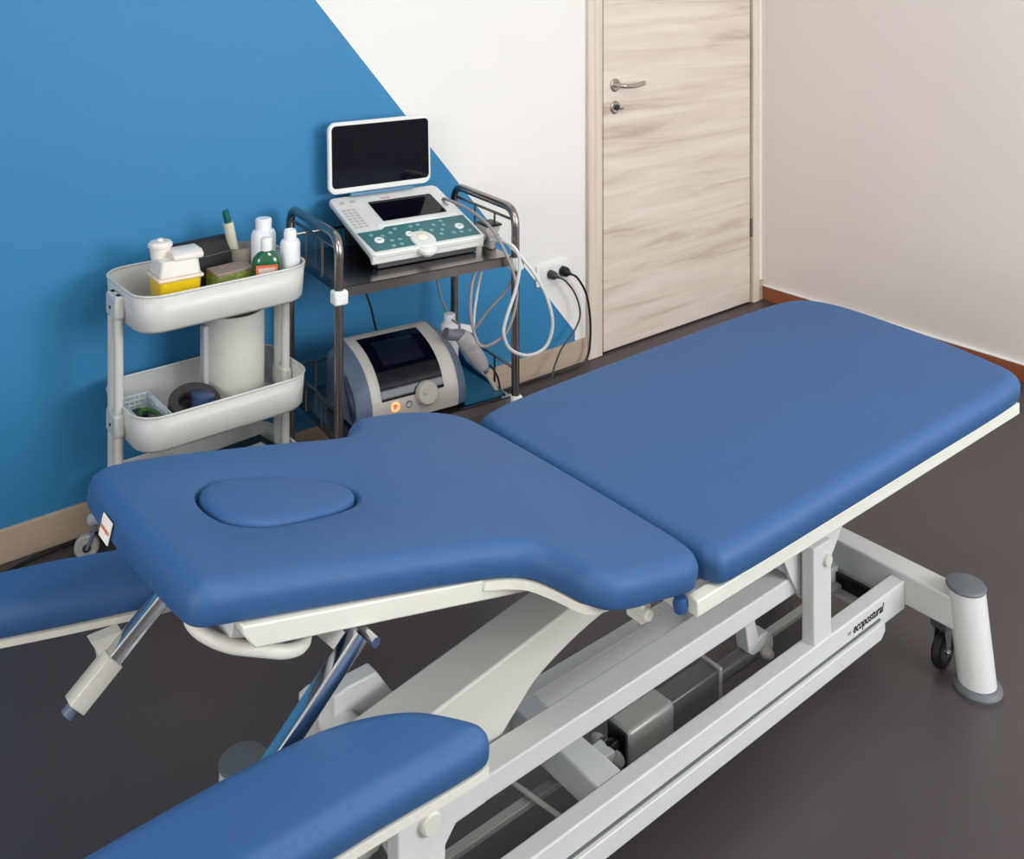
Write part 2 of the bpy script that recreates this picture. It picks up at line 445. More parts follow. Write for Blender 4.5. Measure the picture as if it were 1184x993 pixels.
for u in (.30, .56, .70):
    bm = NB(); box(bm, (u, -1.642, -.03), (u + .03, -1.30, -.006)); obj('frame_crossbar', bm, M_white, TB, bevel=.002)
for yy in (-1.60, -1.35):
    bm = NB(); prism(bm, [(.0, -.004), (.26, -.004), (.26, -.03), (.05, -.03)], 'y', yy, yy + .028); obj('hinge_arm', bm, M_white, TB, bevel=.002)
# bent tube handle under the head end
bm = NB(); tube(bm, fillet([(.735, -1.50, -.02), (.765, -1.605, -.026), (.735, -1.642, -.034), (.655, -1.662, -.046), (.622, -1.650, -.048), (.60, -1.59, -.028)], .022), .0088, 12)
obj('head_tilt_handle', bm, M_plate, TB)
# sewn label on the head end
bm = NB(); box(bm, (.8235, -1.440, .006), (.8250, -1.404, .034), None)
lb = obj('sewn_label', bm, mat('label_cloth', (240, 232, 222), .8), TB, label='white sewn label with orange lettering')
text_part('label_lettering', 'ecopostural', .009, Matrix(((0, 0, 1, .8252), (1, 0, 0, -1.422), (0, 1, 0, .020), (0, 0, 0, 1))), mat('orange_ink', (206, 110, 60), .7), lb, width=.032)
FR.pop()
# strut clamps and braces below the head frame
bm = NB(); prism(bm, [(-3.145, .660), (-3.118, .668), (-3.088, .625), (-3.105, .612)], 'y', -1.635, -1.627); obj('head_brace', bm, M_plate, TB, bevel=.001)
bm = NB(); cyl(bm, (-3.095, -1.705, .664), (-3.095, -1.635, .664), .0065); cyl(bm, (-3.099, -1.635, .664), (-3.099, -1.34, .664), .008); obj('head_pivot_pin', bm, M_chrome, TB)
bm = NB(); box(bm, (-2.63, -1.735, .505), (-2.608, -1.70, .545)); cyl(bm, (-2.622, -1.745, .522), (-2.622, -1.70, .522), .010); obj('stop_bolt', bm, M_plate, TB, bevel=.003)
bm = NB(); lathe(bm, [(0, -.012), (.010, -.008), (.012, .004), (.009, .014), (0, .016)], 20, T(-2.597, -1.785, .548)); obj('cushion_corner', bm, mat('blue_corner_cloth', (40, 84, 140), .5), TB)  # fabric corner of the head cushion, shaped as a small round lump
# --- armrests
def armrest(outline, label, strut_top, strut_bot, ysgn, sl):
    a = [(p.x, p.y) for p in smooth([(x, y, 0) for x, y in outline], 4, True)]
    bm = NB(); cushion(bm, outline, .553, .046, .018, crown=.002, rt=.026, step=.008)
    ar = obj('armrest', bm, M_vinyl, TB, sharp=60, label=label)
    bm = NB(); prism(bm, inset(ccw(resample(a, .015)), -.001), 'z', .543, .553); obj('armrest_plate', bm, M_plate, ar)
    t = Vector(strut_top); b = Vector(strut_bot); d = (t - b).normalized()
    side = Vector((0, 1, 0)); nn = d.cross(side).normalized()
    M = Matrix.Translation(b) @ Matrix((( side.x, nn.x, d.x, 0), (side.y, nn.y, d.y, 0), (side.z, nn.z, d.z, 0), (0, 0, 0, 1)))
    L = (t - b).length
    bm = NB(); prism(bm, rrect(-.011, -.0125, .011, .0125, .0035, 3), 'z', sl, L, M)
    obj('chrome_strut', bm, M_chrome, ar)
    bm = NB(); prism(bm, rrect(-.0135, -.0155, .0135, .0155, .002, 2), 'z', 0, sl + .01, M); obj('strut_sleeve', bm, M_plate, ar, bevel=.002)
    bm = NB(); cyl(bm, M @ Vector((0, 0, -.014)), M @ Vector((0, 0, 0)), .010); obj('strut_plug', bm, M_bluegrey, ar)
    # curved bracket from the sleeve up to the armrest plate
    yb = b.y + ysgn * .020
    q_ = lambda dx_, dz_: (b.x + dx_, b.z + dz_)
    c = [q_(.026, .545 - b.z), q_(.036, .055), q_(.040, .034), q_(.034, .018), q_(.012, -.004)]
    c = [(p.x, p.y) for p in smooth([(x, z, 0) for x, z in c], 5)]
    e = [q_(.030, .008), q_(.048, .030), q_(.062, .052), q_(.070, .545 - b.z)]
    bm = NB(); prism(bm, c + e, 'y', yb - .012, yb + .010)
    obj('armrest_bracket', bm, M_plate, ar, bevel=.001)
    return ar
# near armrest
armrest([(-3.75, -1.715), (-3.46, -1.698), (-3.30, -1.694), (-3.19, -1.699), (-3.12, -1.718), (-3.065, -1.750), (-3.030, -1.792), (-3.012, -1.825), (-3.022, -1.846), (-3.07, -1.848), (-3.2, -1.842), (-3.45, -1.842), (-3.75, -1.845), (-3.82, -1.83), (-3.835, -1.78), (-3.81, -1.73)],
        'armrest on the near side of the table', (-3.106, -1.68, .668), (-3.335, -1.68, .463), -1, .075)
armrest([(-3.09, -1.222), (-3.12, -1.198), (-3.20, -1.170), (-3.29, -1.135), (-3.37, -1.108), (-3.52, -1.072), (-3.68, -1.04), (-3.75, -1.03), (-3.78, -1.07), (-3.74, -1.115), (-3.60, -1.155), (-3.433, -1.215), (-3.33, -1.252), (-3.19, -1.296), (-3.11, -1.300), (-3.082, -1.26)],
        'armrest on the far side of the table', (-3.106, -1.30, .676), (-3.353, -1.30, .470), 1, .062)
# --- base
M_rail = M_white
def base_rail(y0, y1, name='base_rail'):
    bm = NB(); box(bm, (-3.02, y0, .110), (-1.70, y1, .172)); return obj(name, bm, M_rail, TB, bevel=.003)
nr = base_rail(-1.653, -1.620); base_rail(-1.393, -1.360)
bm = NB(); prism(bm, [(-3.0, .129), (-1.807, .129), (-1.80, .124), (-1.80, .108), (-1.815, .095), (-3.0, .095)], 'y', -1.664, -1.648); obj('rail_skirt', bm, M_white, TB, bevel=.002)
bm = NB(); box(bm, (-3.0, -1.6565, .129), (-1.806, -1.650, .1325)); obj('skirt_shadow_strip', bm, M_grey_cap, TB)  # grey strip drawn in for the shadow line above the skirt
MT = Matrix(((1, 0, 0, -1.850), (0, 0, -1, -1.6537), (0, 1, 0, .150), (0, 0, 0, 1)))
M_ink = mat('black_ink', (22, 22, 28), .6)
lg = text_part('maker_lettering', 'ecopostural', .026, MT, M_ink, TB, shear=.3, width=.118)
bm = NB()
for (a, b, c) in ((-1.922, .1505, .006), (-1.9205, .1465, .005)):
    prism(bm, [(a - c, b - .0015), (a + c, b - .0015), (a + c + .002, b + .0015), (a - c + .002, b + .0015)], 'y', -1.6537, -1.653)
obj('maker_mark', bm, mat('grey_ink', (150, 156, 166), .6), TB)
for (xa, xb) in ((-1.70, -1.64), (-3.10, -3.04)):
    bm = NB()
    if xa > -2:   # the foot beam has a cable window cut low in its face
        box(bm, (xa, -1.765, .117), (xb, -1.255, .185))
    else: box(bm, (xa, -1.765, .112), (xb, -1.255, .178))
    obj('foot_beam', bm, M_white, TB, bevel=.004)
# lower box with a dark opening behind the foot beam's inner end
bm = NB(); box(bm, (-1.735, -1.47, .075), (-1.70, -1.62, .085)); box(bm, (-1.735, -1.47, .085), (-1.70, -1.486, .128)); box(bm, (-1.735, -1.60, .085), (-1.70, -1.615, .128)); obj('cable_bracket', bm, M_white, TB, bevel=.002)
bm = NB(); box(bm, (-1.712, -1.6, .085), (-1.703, -1.486, .116)); obj('cable_opening', bm, M_black, TB)
def foot(x, y, sy):
    top = Vector((x, y - sy * .026, .205)); bot = Vector((x, y, .0))
    ax = (top - bot).normalized()
    bm = NB(); r = .0385; seg = 32; rings = []
    for z in (.012, .205):
        c = bot + ax * (z / ax.z); rings.append([bm.verts.new((c.x + r * math.cos(2 * math.pi * k / seg), c.y + r * math.sin(2 * math.pi * k / seg), z + (.0 if z < .1 else (-.010 * math.cos(2 * math.pi * k / seg) * 0)))) for k in range(seg)])
    for k in range(seg): bm.faces.new([rings[0][k], rings[0][(k + 1) % seg], rings[1][(k + 1) % seg], rings[1][k]])
    bm.faces.new(rings[1]); bm.faces.new(rings[0][::-1])
    f = obj('foot', bm, M_white, TB)
    bm = NB(); lathe(bm, [(.0395, 0), (.041, .003), (.038, .0075), (.034, .009), (0, .009)], 32, T(top.x, top.y, .204)); obj('foot_cap', bm, M_grey_cap, f)
    bm = NB(); lathe(bm, [(.048, 0), (.049, .006), (.045, .013), (.040, .016), (.038, .016)], 32, T(bot.x, bot.y, 0)); obj('foot_pad', bm, M_grey_cap, f)
for x in (-1.668, -3.066):
    foot(x, -1.800, -1); foot(x, -1.212, 1)
def castor(x, y):
    bm = NB(); tube(bm, [(x + .029 * math.cos(a), y, .042 + .029 * math.sin(a)) for a in [2 * math.pi * k / 24 for k in range(24)]], .0105, 10, closed=True)
    c = obj('castor', bm, M_rubber, TB)
    bm = NB(); cyl(bm, (x, y - .008, .042), (x, y + .008, .042), .021); obj('wheel_hub', bm, M_alu_d, c)
    bm = NB()
    for s in (-1, 1):
        prism(bm, [(x - .014, .098), (x + .014, .098), (x + .008, .036), (x - .008, .036)], 'y', y + s * .013 - .0015, y + s * .013 + .0015)
    cyl(bm, (x, y - .018, .042), (x, y + .018, .042), .0045)
    box(bm, (x - .018, y - .018, .094), (x + .018, y + .018, .118)); obj('castor_fork', bm, M_chrome, c, bevel=.001)
for x in (-1.668, -3.066):
    for y in (-1.722, -1.285): castor(x, y)
# uprights on the rails and the swing arms
for (y0, y1) in ((-1.650, -1.621), (-1.392, -1.363)):
    bm = NB(); box(bm, (-2.042, y0, .168), (-1.980, y1, .366)); p = obj('upright', bm, M_white, TB, bevel=.003)
    yb = y0 if y0 < -1.5 else y1; s = -1 if y0 < -1.5 else 1
    bm = NB(); lathe(bm, [(.0125, 0), (.0125, .004), (.011, .007), (0, .007)], 20, axis_to((-1.998, yb, .330), (0, s, 0))); obj('pivot_bolt', bm, M_plate, p)
bm = NB(); cyl(bm, (-2.012, -1.633, .366), (-2.012, -1.633, .385), .0035); obj('grease_nipple', bm, M_steel, TB)
for y in (-1.608, -1.38):
    bm = NB()
    prism(bm, [(-2.17, .540), (-2.13, .44), (-2.096, .357), (-2.070, .307), (-2.030, .245), (-2.005, .232), (-1.965, .245), (-1.915, .303), (-1.888, .336), (-1.870, .355), (-1.862, .38), (-1.82, .45), (-1.74, .540)], 'y', y - .005, y + .005)
    prism(bm, [(-2.170, .54), (-2.096, .357), (-2.070, .307), (-2.066, .309), (-2.090, .357), (-2.160, .54)], 'y', y, y + .03)
    obj('lift_gusset', bm, M_white, TB)
bm = NB(); cyl(bm, (-2.0, -1.62, .330), (-2.0, -1.39, .330), .016); obj('lift_axle', bm, M_white, TB)
for (y0, y1, s) in ((-1.605, -1.555, 1), (-1.445, -1.395, -1)):
    bm = NB(); box(bm, (-2.96, y0, .255), (-1.93 if s > 0 else -2.80, y1, .293)); sa = obj('swing_arm', bm, M_white, TB, bevel=.003)
    bm = NB(); yy = (y0 - .002, y0 + .028) if s > 0 else (y1 - .028, y1 + .002)
    prism(bm, [(-2.998, .10), (-2.998, .386), (-2.975, .392), (-2.92, .392), (-2.86, .30), (-2.84, .293), (-2.837, .2565), (-2.895, .255), (-2.914, .234), (-2.916, .10)], 'y', *yy)
    obj('head_upright', bm, M_white, sa, bevel=.003)
    yb = yy[0] if s > 0 else yy[1]
    bm = NB(); lathe(bm, [(.017, 0), (.017, .008), (.014, .011), (0, .011)], 24, axis_to((-2.945, yb, .287), (0, -s, 0))); obj('pivot_bolt', bm, M_plate, sa)
bm = NB(); cyl(bm, (-2.983, -1.60, .333), (-2.983, -1.39, .333), .026, 28); obj('head_axle', bm, M_white, TB)
bm = NB(); prism(bm, [(-3.036, .20), (-3.036, .386), (-3.022, .391), (-2.975, .392), (-2.955, .364), (-2.955, .20)], 'y', -1.388, -1.376); obj('axle_plate', bm, M_white, TB, bevel=.002)
# big sloping lift box under the hinge
col_out = [(-3.02, .366), (-2.842, .394), (-2.599, .431), (-2.38, .466), (-2.30, .54), (-2.20, .54), (-2.32, .44)] + [(p.x, p.y) for p in smooth([(-2.44, .402, 0), (-2.534, .388, 0), (-2.609, .371, 0), (-2.681, .345, 0), (-2.722, .316, 0), (-2.770, .276, 0)], 4)] + [(-2.97, .276)]
bm = NB(); prism(bm, col_out, 'y', -1.548, -1.462); obj('lift_box', bm, M_plate, TB, bevel=.004)
# rail tie, actuator, pedal rod and cable
bm = NB(); box(bm, (-2.612, -1.63, .112), (-2.556, -1.38, .170)); obj('rail_tie', bm, M_white, TB, bevel=.005)
bm = NB(); box(bm, (-2.470, -1.552, .078), (-2.345, -1.497, .148)); A = obj('lift_actuator', bm, M_alu, TB, bevel=.008, label='grey aluminium lift motor')
bm = NB(); box(bm, (-2.348, -1.547, .083), (-2.208, -1.503, .144)); obj('gear_housing', bm, M_alu_d, A, bevel=.004)
bm = NB(); box(bm, (-2.212, -1.550, .078), (-2.202, -1.500, .148)); obj('housing_clamp', bm, M_alu, A, bevel=.002)
bm = NB(); cyl(bm, (-2.205, -1.528, .115), (-2.075, -1.528, .115), .0165); obj('piston_tube', bm, M_alu_d, A)
bm = NB(); box(bm, (-2.474, -1.548, .082), (-2.468, -1.501, .144)); lathe(bm, [(.020, -.008), (.022, 0), (.020, .008)], 20, axis_to((-2.487, -1.528, .112), (0, 1, 0))); obj('motor_end_fork', bm, M_black, A, bevel=.001)
bm = NB(); box(bm, (-2.560, -1.545, .10), (-2.497, -1.508, .128)); obj('motor_bracket', bm, M_white, TB, bevel=.003)
def bolt_dome(p, d):
    bm = NB(); lathe(bm, [(.0125, 0), (.0125, .005), (.010, .012), (.006, .018), (0, .020)], 18, axis_to(p, d)); return bm
obj('bolt_cap', bolt_dome((-2.492, -1.540, .108), (0, -1, .15)), M_lgrey, A); obj('bolt_cap', bolt_dome((-2.492, -1.500, .112), (0, 1, .15)), M_lgrey, A)
obj('bolt_cap', bolt_dome((-2.060, -1.546, .114), (0, -1, .1)), M_lgrey, A); obj('bolt_cap', bolt_dome((-2.060, -1.508, .114), (0, 1, .1)), M_lgrey, A)
bm = NB()
arc = [(-2.06 + .032 * math.cos(R(a)), .118 + .032 * math.sin(R(a))) for a in range(-30, 121, 15)]
prism(bm, arc + [(-2.09, .19), (-2.10, .255), (-2.135, .255), (-2.11, .13), (-2.085, .112)], 'y', -1.543, -1.512); obj('actuator_lever', bm, M_white, TB, bevel=.002)
bm = NB(); box(bm, (-2.98, -1.508, .089), (-1.72, -1.490, .101)); obj('pedal_rod', bm, M_alu, TB, bevel=.002)
bm = NB(); tube(bm, smooth([(-2.70, -1.40, .16), (-2.672, -1.45, .112), (-2.662, -1.503, .108), (-2.646, -1.556, .100), (-2.63, -1.60, .09)], 6), .0045, 10); obj('motor_cable', bm, M_lgrey, TB)
bm = NB(); prism(bm, [(-2.975, .218), (-2.955, .218), (-2.90, .115), (-2.925, .115)], 'y', -1.53, -1.50); obj('diagonal_brace', bm, M_white, TB, bevel=.002)
bm = NB(); cyl(bm, (-3.06, -1.50, .17), (-2.96, -1.50, .21), .014); obj('lower_link', bm, M_plate, TB)

# ------------------------------------------------------------------ white three-tier trolley
TR = thing('utility_trolley', 'white three-tier rolling trolley against the blue wall holding bottles and a sharps box', 'trolley', (-2.70, -.21, 0))
tx0, tx1, ty0, ty1 = -2.938, -2.468, -.362, -.058
def tray(z0, z1):
    bm = NB(); po = rrect(tx0, ty0, tx1, ty1, .07, 8); pb = inset(ccw(po), .006); pf = inset(ccw(po), .014)
    r0 = [bm.verts.new((x, y, z0)) for x, y in pf]; r1 = [bm.verts.new((x, y, z0 + .008)) for x, y in pb]; r2 = [bm.verts.new((x, y, z1)) for x, y in po]
    n = len(r0); bm.faces.new(r0)
    for a, b in ((r0, r1), (r1, r2)):
        for i in range(n): bm.faces.new([a[i], a[(i + 1) % n], b[(i + 1) % n], b[i]])
    t = obj('tray', bm, M_wtray, TR, solid=.002, sharp=50)
    bm = NB(); tube(bm, [(x, y, z1) for x, y in po], .0032, 8, closed=True); obj('tray_rim', bm, M_wtray, t)
    return t
tray(.622, .716); tray(.328, .418); tray(.100, .190)
px0, px1 = -2.947, -2.488
for x in (px0, px1):
    for y in (-.188, -.236):
        bm = NB(); cyl(bm, (x, y, .085), (x, y, .700), .0115, 20); obj('post', bm, M_wtray, TR)
    for z in (.672, .375, .145):
        bm = NB(); box(bm, (x - .013, -.252, z - .032), (x + .013, -.172, z + .028)); c = obj('post_clamp', bm, M_wtray, TR, bevel=.008)
        s = -1 if x < -2.7 else 1
        bm = NB(); cyl(bm, (x + s * .0125, -.212, z - .005), (x + s * .015, -.212, z - .005), .004); obj('clamp_screw', bm, M_dgrey, c)
for x in (px0, px1):
    s = -1 if x < -2.7 else 1
    bm = NB(); tube(bm, fillet([(x + s * .028, -.105, .088), (x + s * .012, -.125, .098), (x, -.17, .095), (x, -.25, .095), (x + s * .012, -.32, .098), (x + s * .028, -.345, .088)], .03), .0155, 14)
    obj('base_arm', bm, mat('grey_enamel', (176, 180, 184), .4), TR)
    for y in (-.118, -.332):
        cx = x + s * .042
        bm = NB(); lathe(bm, [(.008, -.0105), (.027, -.0105), (.0305, -.007), (.0305, .007), (.027, .0105), (.008, .0105)], 28, axis_to((cx, y, .0305), (-.35, -.94, 0))); w = obj('castor_wheel', bm, mat('pale_wheel', (168, 168, 160), .5), TR)
        bm = NB(); lathe(bm, [(0, -.014), (.010, -.014), (.010, .014), (0, .014)], 18, axis_to((cx, y, .0305), (-.35, -.94, 0))); obj('wheel_hub', bm, M_dgrey, w)
        bm = NB()
        for q in (-.017, .017):
            tube(bm, [(cx + q * -.35, y + q * -.94, .030), (cx - s * .012 + q * -.35, y + q * -.94, .055), (cx - s * .026, y, .085)], .0045, 8)
        cyl(bm, (cx - s * .026, y, .078), (cx - s * .026, y, .100), .008); obj('castor_fork', bm, M_bluegrey, w)

ZT = .625
# sharps container
SC = thing('sharps_container', 'yellow and white plastic sharps box at the left of the trolley top tray', 'sharps container', (-2.81, -.21, ZT))
FR.append(T(-2.795, -.215, ZT) @ Matrix.Rotation(R(-3), 4, 'Z'))
def taper(bm, x0, x1, y0, y1, z0, z1, k, r=.012):
    a = rrect(x0, y0, x1, y1, r, 4); cx, cy = (x0 + x1) / 2, (y0 + y1) / 2
    va = [bm.verts.new((cx + (p[0] - cx) * (k if k < 1 else 1), cy + (p[1] - cy) * (k if k < 1 else 1), z0)) for p in a]
    kk = 1 if k < 1 else 1 / k
    vb = [bm.verts.new((cx + (p[0] - cx) * kk, cy + (p[1] - cy) * kk, z1)) for p in a]
    n = len(a); bm.faces.new(va[::-1]); bm.faces.new(vb)
    for i in range(n): bm.faces.new([va[i], va[(i + 1) % n], vb[(i + 1) % n], vb[i]])
bm = NB(); taper(bm, -.055, .055, -.052, .052, 0, .093, .9); obj('yellow_base', bm, mat('yellow_plastic', (240, 202, 10), .4), SC, bevel=.002)
M_milk = mat('milky_plastic', (236, 230, 222), .35)
bm = NB(); box(bm, (-.059, -.056, .090), (.059, .056, .100)); obj('collar', bm, mat('peach_milky_plastic', (240, 220, 200), .35), SC, bevel=.004)
bm = NB(); taper(bm, -.054, .054, -.052, .052, .100, .142, 1.12); obj('lid', bm, M_milk, SC, bevel=.003)
bm = NB(); prism(bm, [(-.050, .140), (.058, .140), (.060, .146), (.02, .160), (-.035, .160), (-.050, .152)], 'x', -.018, .060); obj('flap', bm, M_milk, SC, bevel=.003)
bm = NB(); lathe(bm, [(.024, .138), (.027, .166), (.031, .168), (.031, .175), (.026, .181), (.008, .183), (.007, .188), (0, .188)], 24, T(-.032, .020, 0)); obj('round_cap', bm, M_milk, SC)
FR.pop()
# black pouch
PO = thing('instrument_pouch', 'black zipped pouch lying behind the yellow sharps box', 'pouch', (-2.69, -.12, ZT))
FR.append(T(-2.69, -.112, ZT + .012) @ Matrix.Rotation(R(4), 4, 'Z'))
bm = NB(); pr = smooth([(-.034, 0, 0), (.034, 0, 0), (.040, .05, 0), (.034, .108, 0), (.010, .130, 0), (-.022, .124, 0), (-.038, .09, 0), (-.040, .04, 0)], 4, True)
prism(bm, [(p.x, p.y) for p in pr], 'x', -.085, .085); obj('pouch_body', bm, mat('black_fabric', (38, 36, 38), .7, bump=.3), PO, bevel=.006)
bm = NB(); tube(bm, [(-.084, -.040, .088), (.0, -.042, .092), (.084, -.040, .095)], .0016, 6); obj('zip', bm, mat('grey_zip', (92, 92, 94), .5), PO)
FR.pop()
# box of printed cards with leaves
CB = thing('printed_box', 'small green printed carton with pale lid in front of the black pouch', 'box', (-2.64, -.24, ZT))
FR.append(T(-2.650, -.235, ZT) @ Matrix.Rotation(R(6), 4, 'Z'))
gm = mat('green_print', (70, 92, 36), .5, scale=60, var=.5, var2=(176, 190, 96))
bm = NB(); box(bm, (-.054, -.035, 0), (.054, .035, .080)); obj('carton', bm, gm, CB, bevel=.002)
bm = NB(); prism(bm, [(-.058, -.033), (.045, -.037), (.058, .010), (.040, .036), (-.052, .037)], 'z', .0805, .088); obj('carton_lid', bm, mat('speckled_lid', (196, 186, 172), .6, scale=120, var=.1, var2=(120, 60, 50)), CB, bevel=.001)
FR.pop()
# translucent cup with tubes
M_clear = mat('smoky_clear_plastic', (196, 182, 170), .15, alpha=.55)
CU = thing('plastic_cup', 'clear plastic cup holding swabs between pouch and white bottles', 'cup', (-2.57, -.13, ZT))
FR.append(T(-2.572, -.13, ZT))
bm = NB(); lathe(bm, [(0, .001), (.030, .001), (.040, .108), (.042, .110), (.0385, .110), (.029, .004), (0, .004)], 28); obj('cup_body', bm, M_clear, CU)
FR.pop()
bm = NB(); tube(bm, [(-2.578, -.135, .64), (-2.614, -.135, .808)], .0145, 14)
TT = thing('applicator_tube', 'cream plastic tube with dark green cap leaning in the clear cup', 'tube', (-2.588, -.13, .635))
obj('tube_body', bm, mat('cream_plastic', (208, 206, 182), .4), TT)
bm = NB(); tube(bm, [(-2.614, -.135, .808), (-2.622, -.135, .842)], [.0095, .009], 14); obj('cap', bm, mat('dark_green_plastic', (10, 92, 84), .35), TT)
def swab(x, y, dx_, dz, lab, m):
    bm = NB(); tube(bm, [(x, y, .632), (x + dx_, y - .01, .632 + dz)], .0028, 6); tag(obj('swab', bm, m), lab, 'swab')
swab(-2.562, -.145, -.02, .085, 'thin rust coloured stick standing inside the clear cup', mat('rust_stick', (150, 96, 76), .6))
# small things in front of the cup
bm = NB(); lathe(bm, [(0, -.010), (.026, -.010), (.032, -.006), (.032, .006), (.026, .010), (0, .010)], 28, T(-2.622, -.300, .655) @ Matrix.Rotation(R(70), 4, 'X') @ Matrix.Rotation(R(20), 4, 'Y'))
tag(obj('tape_roll', bm, M_dgrey), 'dark roll of tape on edge left of the green bottle', 'tape')
bm = NB(); lathe(bm, [(0, 0), (.013, 0), (.013, .052), (.008, .060), (.008, .068), (0, .069)], 20, T(-2.725, -.305, ZT)); 
tag(obj('glass_vial', bm, mat('grey_vial', (96, 98, 112), .3)), 'small grey vial between the sharps box and the printed carton', 'vial')
# bottles
def bottle(name, label, x, y, z, prof, m, capprof, cm, grp='white plastic bottles on the trolley top tray'):
    t = thing(name, label, 'bottle', (x, y, z), group=grp)
    bm = NB(); lathe(bm, prof, 28, T(x, y, z)); obj('bottle_body', bm, m, t)
    bm = NB(); lathe(bm, capprof, 24, T(x, y, z)); obj('cap', bm, cm, t)
    return t
M_wb = mat('white_bottle_plastic', (240, 242, 244), .32)
bottle('white_bottle', 'tall white capped bottle standing behind the green bottle', -2.535, -.195, ZT, [(0, 0), (.032, 0), (.034, .004), (.034, .150), (.030, .160), (.022, .163), (.022, .166), (0, .166)], M_wb, [(.022, .164), (.0225, .191), (.020, .194), (0, .194)], M_wb)
bottle('open_white_bottle', 'white bottle with flip spout at the right end of the top tray', -2.500, -.288, ZT, [(0, 0), (.026, 0), (.0275, .004), (.0275, .138), (.024, .147), (.0175, .150), (0, .150)], M_wb, [(.0175, .149), (.0175, .168), (.015, .176), (.011, .176), (.010, .170), (0, .170)], M_wb)
bottle('small_white_bottle', 'small white capped bottle mostly hidden between green and right white bottle', -2.505, -.110, ZT, [(0, 0), (.020, 0), (.021, .095), (.012, .103), (0, .103)], M_wb, [(.014, .102), (.014, .120), (0, .121)], M_wb)
GB = thing('green_bottle', 'green glass bottle with white cap and orange label', 'bottle', (-2.548, -.262, ZT))
FR.append(T(-2.574, -.295, ZT) @ Matrix.Rotation(R(-22), 4, 'Z') @ Matrix.Diagonal((.92, .92, 1.22, 1)))
M_green = mat('green_glass', (8, 92, 52), .08, coat=.6)
bm = NB(); n = 24; rings = []
for (sx, sy, z) in [(.039, .023, 0), (.041, .025, .004), (.041, .025, .082), (.038, .023, .094), (.026, .018, .104), (.014, .013, .108), (.0125, .0125, .118)]:
    rings.append([bm.verts.new((sx * abs(math.cos(a)) ** .7 * (1 if math.cos(a) > 0 else -1), sy * abs(math.sin(a)) ** .7 * (1 if math.sin(a) > 0 else -1), z)) for a in [2 * math.pi * k / n for k in range(n)]])
for a, b in zip(rings, rings[1:]):
    for k in range(n): bm.faces.new([a[k], a[(k + 1) % n], b[(k + 1) % n], b[k]])
bm.faces.new(rings[0][::-1]); bm.faces.new(rings[-1]); obj('bottle_body', bm, M_green, GB, sharp=60)
bm = NB(); lathe(bm, [(.0165, .110), (.0165, .134), (.0145, .138), (0, .138)], 24); obj('cap', bm, M_wplas, GB)
bm = NB(); box(bm, (-.031, -.0268, .012), (.031, -.0256, .082)); lb = obj('paper_label', bm, mat('orange_label', (222, 106, 72), .5, scale=25, var=.15), GB, label='orange paper label with pale band')
bm = NB(); box(bm, (-.024, -.0273, .058), (.024, -.0268, .076)); obj('label_band', bm, mat('pale_band', (214, 190, 176), .6, scale=200, var=.25), lb)
FR.pop()

# middle tray contents
ZM = .331
def ptcl(name, bm, m, lab, cat, **k): return tag(obj(name, bm, m, **k), lab, cat)
CA = thing('canister', 'large white cylindrical canister standing in the middle tray', 'canister', (-2.612, -.185, ZM))
bm = NB(); lathe(bm, [(0, 0), (.079, 0), (.082, .004), (.084, .10), (.084, .238), (.080, .243), (.076, .243), (.076, .008), (0, .008)], 40, T(-2.612, -.168, ZM)); obj('canister_wall', bm, mat('canister_white', (210, 210, 200), .35), CA)
bm = NB(); box(bm, (-2.706, -.19, .36), (-2.690, -.16, .55)); obj('grip_strip', bm, mat('canister_strip', (188, 188, 192), .4), CA, bevel=.004)
bm = NB(); lathe(bm, [(.044, -.018), (.063, -.018), (.066, -.014), (.066, .014), (.063, .018), (.044, .018), (.042, .014), (.042, -.014), (.044, -.018)], 36, T(-2.757, -.250, ZM + .045) @ Matrix.Rotation(R(20), 4, 'X'))
ptcl('strap_roll', bm, mat('charcoal_webbing', (62, 60, 62), .75, scale=90, var=.15), 'dark rolled strap lying tilted left of the canister', 'strap')
CP = thing('blue_cup', 'blue grey plastic cup standing inside the dark strap roll', 'cup', (-2.752, -.262, ZM))
bm = NB(); lathe(bm, [(0, 0), (.021, 0), (.028, .064), (.030, .066), (.030, .070), (.026, .072), (0, .070)], 28, T(-2.752, -.262, ZM + .003) @ Matrix.Rotation(R(12), 4, 'Y')); obj('cup_body', bm, mat('slate_blue_plastic', (58, 84, 124), .4), CP)
# perforated basket
BK = thing('perforated_basket', 'low white basket with round holes at the left end of the middle tray', 'basket', (-2.85, -.24, ZM))
bm = NB()
def perf(p0, ux, uy, nu, nv, s):
    """panel with a grid of square openings"""
    p0 = Vector(p0); ux = Vector(ux); uy = Vector(uy)
    for i in range(nu + 1):
        a = p0 + ux * (i * s); b = a + uy * (nv * s); tube(bm, [a, b], .0022, 6)
    for j in range(nv + 1):
        a = p0 + uy * (j * s); b = a + ux * (nu * s); tube(bm, [a, b], .0022, 6)
perf((-2.915, -.332, ZM + .004), (1, 0, 0), (0, 0, 1), 6, 5, .0125); perf((-2.915, -.145, ZM + .004), (1, 0, 0), (0, 0, 1), 6, 5, .0125)
perf((-2.915, -.332, ZM + .004), (0, 1, 0), (0, 0, 1), 15, 5, .0125); perf((-2.840, -.332, ZM + .004), (0, 1, 0), (0, 0, 1), 15, 5, .0125)
obj('basket_mesh', bm, mat('basket_white', (206, 218, 226), .4), BK)
bm = NB(); box(bm, (-2.915, -.332, ZM + .001), (-2.840, -.145, ZM + .004)); obj('basket_bottom', bm, M_dgrey, BK)
bm = NB(); tube(bm, smooth([(-2.895, -.235, ZM + .048), (-2.885, -.215, ZM + .054), (-2.868, -.22, ZM + .052), (-2.856, -.25, ZM + .050), (-2.862, -.275, ZM + .046)], 5), .0055, 8)
